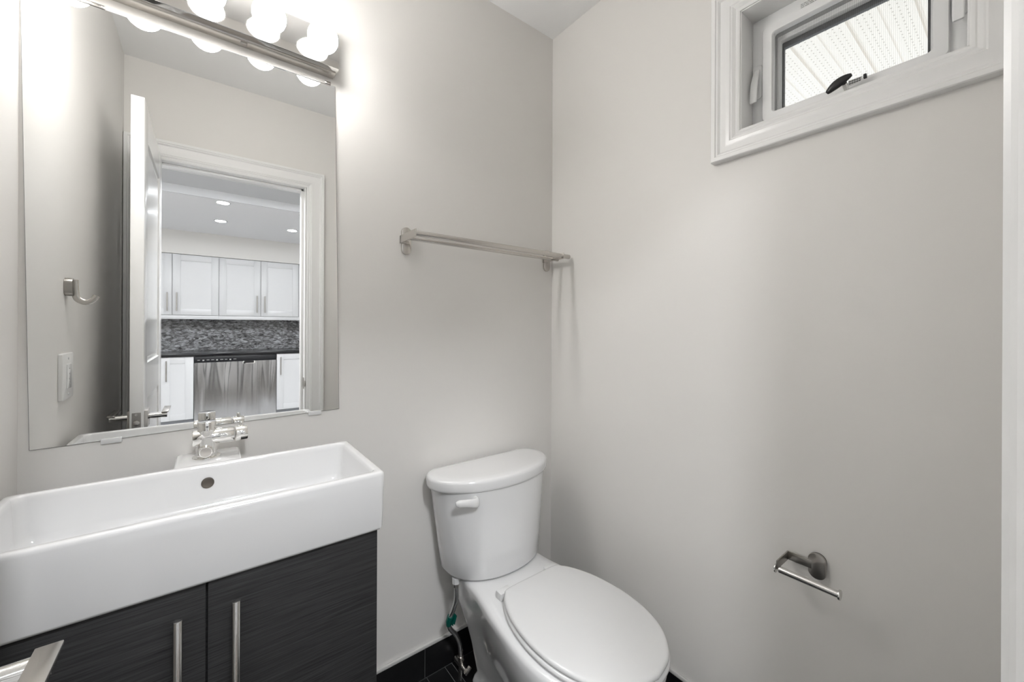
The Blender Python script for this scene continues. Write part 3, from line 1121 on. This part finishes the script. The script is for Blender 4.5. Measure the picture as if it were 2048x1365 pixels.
mb.tube([(-0.5375, -0.091, 0.238), (-0.5415, -0.0855, 0.2205), (-0.5385, -0.082, 0.205)], 0.0098, 14)
mb.box(-0.530, -0.5285, -0.102, -0.082, 0.208, 0.238, bev=0.0005, rot=Matrix.Rotation(0.35, 3, 'Y'))
mb.box(-0.5235, -0.522, -0.100, -0.082, 0.208, 0.236, bev=0.0005, rot=Matrix.Rotation(0.30, 3, 'Y'))
part(mb, 'green_tag', M['green_tag'], hs)

# ------------------------------------------------------------------ robe hook and switch on the left wall
hk = thing('robe_hook', 'satin nickel robe hook on the left wall above the switch', 'hook', (XL, -0.34, 1.30))
mb = MB()
mb.prism(rr(-0.357, -0.327, 1.277, 1.326, 0.0148, 8), 'x', XL + 0.0005, XL + 0.016, bev=0.001)
part(mb, 'back_plate', M['nickel_dark'], hk)
P = catmull([(XL + 0.018, -0.342, 1.322), (XL + 0.019, -0.342, 1.295), (XL + 0.022, -0.342, 1.272), (XL + 0.034, -0.342, 1.262), (XL + 0.045, -0.342, 1.262), (XL + 0.054, -0.342, 1.269), (XL + 0.060, -0.342, 1.280)], 6)
mb = MB()
mb.tube(P, 0.0075, 14, squash=0.35)
part(mb, 'hook', M['nickel'], hk)

sw = thing('light_switch', 'white rectangular wall switch plate below the robe hook', 'switch', (XL, -0.331, 1.06))
mb = MB()
mb.prism(rr(-0.383, -0.279, 0.998, 1.122, 0.004), 'x', XL + 0.0005, XL + 0.009, bev=0.003)
part(mb, 'plate', M['switch'], sw)
mb = MB()
mb.prism(rr(-0.349, -0.313, 1.027, 1.093, 0.002), 'x', XL + 0.008, XL + 0.0115, bev=0.001)
rk = part(mb, 'rocker', M['plastic'], sw)
mb = MB()
for i in range(4):
    mb.box(XL + 0.0112, XL + 0.0122, -0.335, -0.327, 1.037 + i * 0.014, 1.0405 + i * 0.014, bev=0.0004)
k = part(mb, 'rocker_mark', M['ink_grey'], sw)
k.parent = rk
for zz in (1.012, 1.108):
    mb = MB()
    mb.cyl((XL + 0.008, -0.331, zz), (XL + 0.0098, -0.331, zz), 0.0035, 16, bev=0.0005)
    part(mb, 'screw', M['plastic'], sw)

# ------------------------------------------------------------------ kitchen beyond the doorway, seen in the mirror
KY = YB - WT
KX0, KX1, KBACK = -3.2, 1.9, -5.13
KC, HC = 2.31, 2.38
BEAM = -3.115
struct(MB().box(KX0, KX1, KBACK - 0.1, BEAM, -0.04, -0.002).build('floor_kitchen', M['kfloor']), 'light kitchen floor')
struct(MB().box(KX0, KX1, BEAM, KY, -0.04, -0.002).build('floor_hall', M['hfloor']), 'unseen hall floor before the doorway, darkened to cut bounce')
struct(MB().box(DOOR[0], DOOR[1], KY, YB, -0.04, -0.001).build('floor_threshold', M['hfloor']), 'dark threshold in the doorway')
struct(MB().box(KX0, KX1, KBACK - 0.1, KBACK, -0.02, 2.5).build('wall_kitchen', M['kwall']), 'kitchen wall behind the cabinets')
struct(MB().box(KX0 - 0.1, KX0, KBACK, KY, -0.02, 2.5).build('wall_kitchen_left', M['kwall']), 'kitchen side wall')
struct(MB().box(KX1, KX1 + 0.1, KBACK, KY, -0.02, 2.5).build('wall_kitchen_right', M['kwall']), 'kitchen side wall')
mb = MB()
mb.box(KX0, XL - 0.12, KY, KY + 0.1, -0.02, 2.5)
mb.box(0.14, KX1, KY, KY + 0.1, -0.02, 2.5)
struct(mb.build('wall_kitchen_front', M['kwall']), 'kitchen wall beside the doorway')
struct(MB().box(KX0, KX1, KBACK, BEAM, KC, KC + 0.2).build('ceiling_kitchen', M['kceil']), 'lowered bright kitchen ceiling')
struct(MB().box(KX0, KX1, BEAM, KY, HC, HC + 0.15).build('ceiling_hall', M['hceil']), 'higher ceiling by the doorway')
struct(MB().box(KX0, KX1, BEAM, BEAM + 0.012, KC, HC).build('trim_5', M['hceil']), 'drop face between the two ceiling heights, greyed for shade')  # shares the shade grey painted on the hall ceiling
UY = -4.80
struct(MB().box(KX0, KX1, KBACK, UY + 0.0, 2.036, KC).build('wall_bulkhead', M['kwall']), 'beige bulkhead above the upper cabinets')

# ceiling pot lights


def pot_light(x, y, label, z=KC):
    o = thing('ceiling_light', label, 'light', (x, y, z), 'recessed kitchen ceiling lights')
    mb = MB()
    mb.tube([(x, y, z + 0.001), (x, y, z - 0.004)], [0.062, 0.058], 32)
    part(mb, 'trim_ring', M['kcab'], o)
    mb = MB()
    mb.tube([(x, y, z - 0.0035), (x, y, z - 0.0055)], [0.046, 0.046], 32)
    part(mb, 'lens', M['pot'], o)
    return o


pot_light(-1.072, -3.985, 'round recessed ceiling light above the middle of the dishwasher')
pot_light(-0.40, -3.985, 'round recessed ceiling light nearest the upper cabinets at the doorway right jamb')
pot_light(-1.072, -3.19, 'round recessed ceiling light at the edge of the lowered kitchen ceiling')
pot_light(-0.40, -3.19, 'round recessed ceiling light half hidden by the doorway right casing')
for x in (-2.4, -1.74, 0.26, 0.92):  # extra unseen pots, added for more light through the doorway
    for y in (-3.985, -3.19):
        pot_light(x, y, 'added unseen kitchen ceiling light for fill beyond the doorway')


for hx_, hy_ in ((-2.05, -2.1), (-1.07, -1.98), (-0.1, -1.98), (0.75, -1.98)):  # unseen lamps added to brighten the lower bathroom walls
    o = thing('hall_fill_lamp', 'added unseen fill lamp in the hall ceiling before the doorway', 'light', (hx_, hy_, HC), 'added hall fill lamps')
    mb = MB()
    mb.tube([(hx_, hy_, HC + 0.001), (hx_, hy_, HC - 0.004)], [0.175, 0.168], 40)
    part(mb, 'fill_rim', M['kcab'], o)
    mb = MB()
    mb.tube([(hx_, hy_, HC - 0.0035), (hx_, hy_, HC - 0.0055)], [0.158, 0.158], 40)
    part(mb, 'fill_disc', M['hall'], o)


def shaker_door(x0, x1, zz0, zz1, yf, parent, hx, hz0, hz1):
    """frame and recessed panel, front face at yf facing +y"""
    fw = 0.072
    mb = MB()
    yb = yf - 0.02
    mb.box(x0, x1, yb, yf - 0.007, zz0, zz1)
    mb.box(x0, x0 + fw, yf - 0.008, yf, zz0, zz1, bev=0.001)
    mb.box(x1 - fw, x1, yf - 0.008, yf, zz0, zz1, bev=0.001)
    mb.box(x0 + fw, x1 - fw, yf - 0.008, yf, zz0, zz0 + fw, bev=0.001)
    mb.box(x0 + fw, x1 - fw, yf - 0.008, yf, zz1 - fw, zz1, bev=0.001)
    d_ = part(mb, 'door', M['kcab'], parent)
    mb = MB()
    mb.cyl((hx, yf + 0.03, hz0), (hx, yf + 0.03, hz1), 0.006, 14)
    for z_ in (hz0 + 0.03, hz1 - 0.03):
        mb.cyl((hx, yf - 0.001, z_), (hx, yf + 0.03, z_), 0.004, 10)
    h_ = part(mb, 'bar_handle', M['nickel_dark'], parent)
    h_.parent = d_
    return d_


UZ0, UZ1 = 1.318, 2.030
for x0, x1, lab in ((-1.944, -1.07, 'white double door upper cabinet beside the open door in the mirror'), (-1.07, -0.197, 'white double door upper cabinet in the middle of the reflected kitchen'), (-0.197, 0.676, 'white upper cabinet cut off by the doorway right casing')):
    c = thing('upper_cabinet', lab, 'cabinet', ((x0 + x1) / 2, -4.95, UZ0), 'white kitchen upper cabinets')
    mb = MB()
    mb.box(x0 + 0.0005, x1 - 0.0005, KBACK + 0.011, UY - 0.022, UZ0 - 0.004, UZ1 + 0.002)
    part(mb, 'carcass', M['kcab'], c)
    mb = MB()
    mb.box(x0 + 0.0005, x1 - 0.0005, UY - 0.03, UY - 0.004, UZ0 - 0.048, UZ0 - 0.0045, bev=0.001)
    part(mb, 'light_rail', M['kcab'], c)
    mid = (x0 + x1) / 2
    shaker_door(x0 + 0.0025, mid - 0.0025, UZ0, UZ1, UY, c, mid - 0.042, UZ0 + 0.045, UZ0 + 0.26)
    shaker_door(mid + 0.0025, x1 - 0.0025, UZ0, UZ1, UY, c, mid + 0.042, UZ0 + 0.045, UZ0 + 0.26)

BY = -4.50
for x0, x1, hx, lab in ((-2.18, -1.585, -2.13, 'white base cabinet hidden behind the open bathroom door'), (-1.582, -1.302, -1.536, 'white base cabinet with one door left of the dishwasher'), (-0.489, -0.02, -0.447, 'white base cabinet right of the dishwasher beside the doorway casing'), (-0.018, 0.45, 0.03, 'white base cabinet hidden beyond the doorway casing')):
    c = thing('base_cabinet', lab, 'cabinet', ((x0 + x1) / 2, -4.8, 0), 'white kitchen base cabinets')
    mb = MB()
    mb.box(x0, x1, KBACK + 0.011, BY - 0.022, 0.135, 0.845)
    part(mb, 'carcass', M['kcab'], c)
    mb = MB()
    mb.box(x0, x1, KBACK + 0.02, BY - 0.045, 0.0, 0.136)
    part(mb, 'toe_kick', M['kkick'], c)
    shaker_door(x0 + 0.002, x1 - 0.002, 0.14, 0.842, BY, c, hx, 0.58, 0.805)

mb = MB()
mb.box(-2.2, 0.47, KBACK + 0.011, BY + 0.02, 0.847, 0.880, bev=0.003)
tag(mb.build('countertop', M['ktop']), 'black stone worktop over the white base cabinets and dishwasher', 'countertop')
mb = MB()
mb.box(-2.2, 0.47, KBACK + 0.001, KBACK + 0.0105, 0.881, 1.313)
tag(mb.build('backsplash', M['backsplash'], smooth=False), 'grey streaked mosaic backsplash between worktop and upper cabinets', 'backsplash')

dw = thing('dishwasher', 'stainless steel dishwasher with black control panel under the worktop', 'dishwasher', (-0.895, -4.8, 0))
mb = MB()
mb.box(-1.299, -0.492, KBACK + 0.03, BY - 0.03, 0.09, 0.843)
part(mb, 'body', M['dw_black'], dw)
mb = MB()
mb.box(-1.297, -0.494, BY - 0.031, BY + 0.002, 0.772, 0.842, bev=0.003)
cp = part(mb, 'control_panel', M['dw_black'], dw)
random.seed(5)
for i in range(9):
    a = -1.27 + i * 0.042
    mb = MB()
    if i % 3 == 1:
        mb.box(a + 0.004, a + 0.02, BY + 0.0018, BY + 0.0024, 0.790, 0.803)
    else:
        mb.box(a, a + random.uniform(0.012, 0.03), BY + 0.0018, BY + 0.0024, 0.797, 0.802)
    k = part(mb, 'control_icon', M['ink_grey'], dw, smooth=False)
    k.parent = cp
# door with a slightly bowed face
mb = MB()
rows = []
n = 24
for i in range(n + 1):
    x = -1.297 + (0.803) * i / n
    u = (i / n - 0.5) * 2
    rows.append((x, BY + 0.006 - 0.006 * u * u))
outline = rows + [(-0.494, BY - 0.031), (-1.297, BY - 0.031)]
mb.prism(outline, 'z', 0.092, 0.770)
dd = part(mb, 'door', M['dw_steel'], dw, angle=30)
mb = MB()
mb.prism([(p[0], p[1]) for p in rr(-0.845, -0.715, BY - 0.01, BY + 0.012, 0.008)], 'z', 0.742, 0.771, bev=0.004)
k = part(mb, 'pocket_handle', M['chrome'], dw)
k.parent = dd
mb = MB()
mb.prism(rr(-0.830, -0.730, 0.747, 0.775, 0.009), 'y', BY + 0.008, BY + 0.0135)
k = part(mb, 'handle_recess', M['black'], dw)
k.parent = dd
mb = MB()
mb.box(-1.297, -0.494, KBACK + 0.05, BY - 0.04, 0.0, 0.088)
part(mb, 'toe_kick', M['black'], dw)
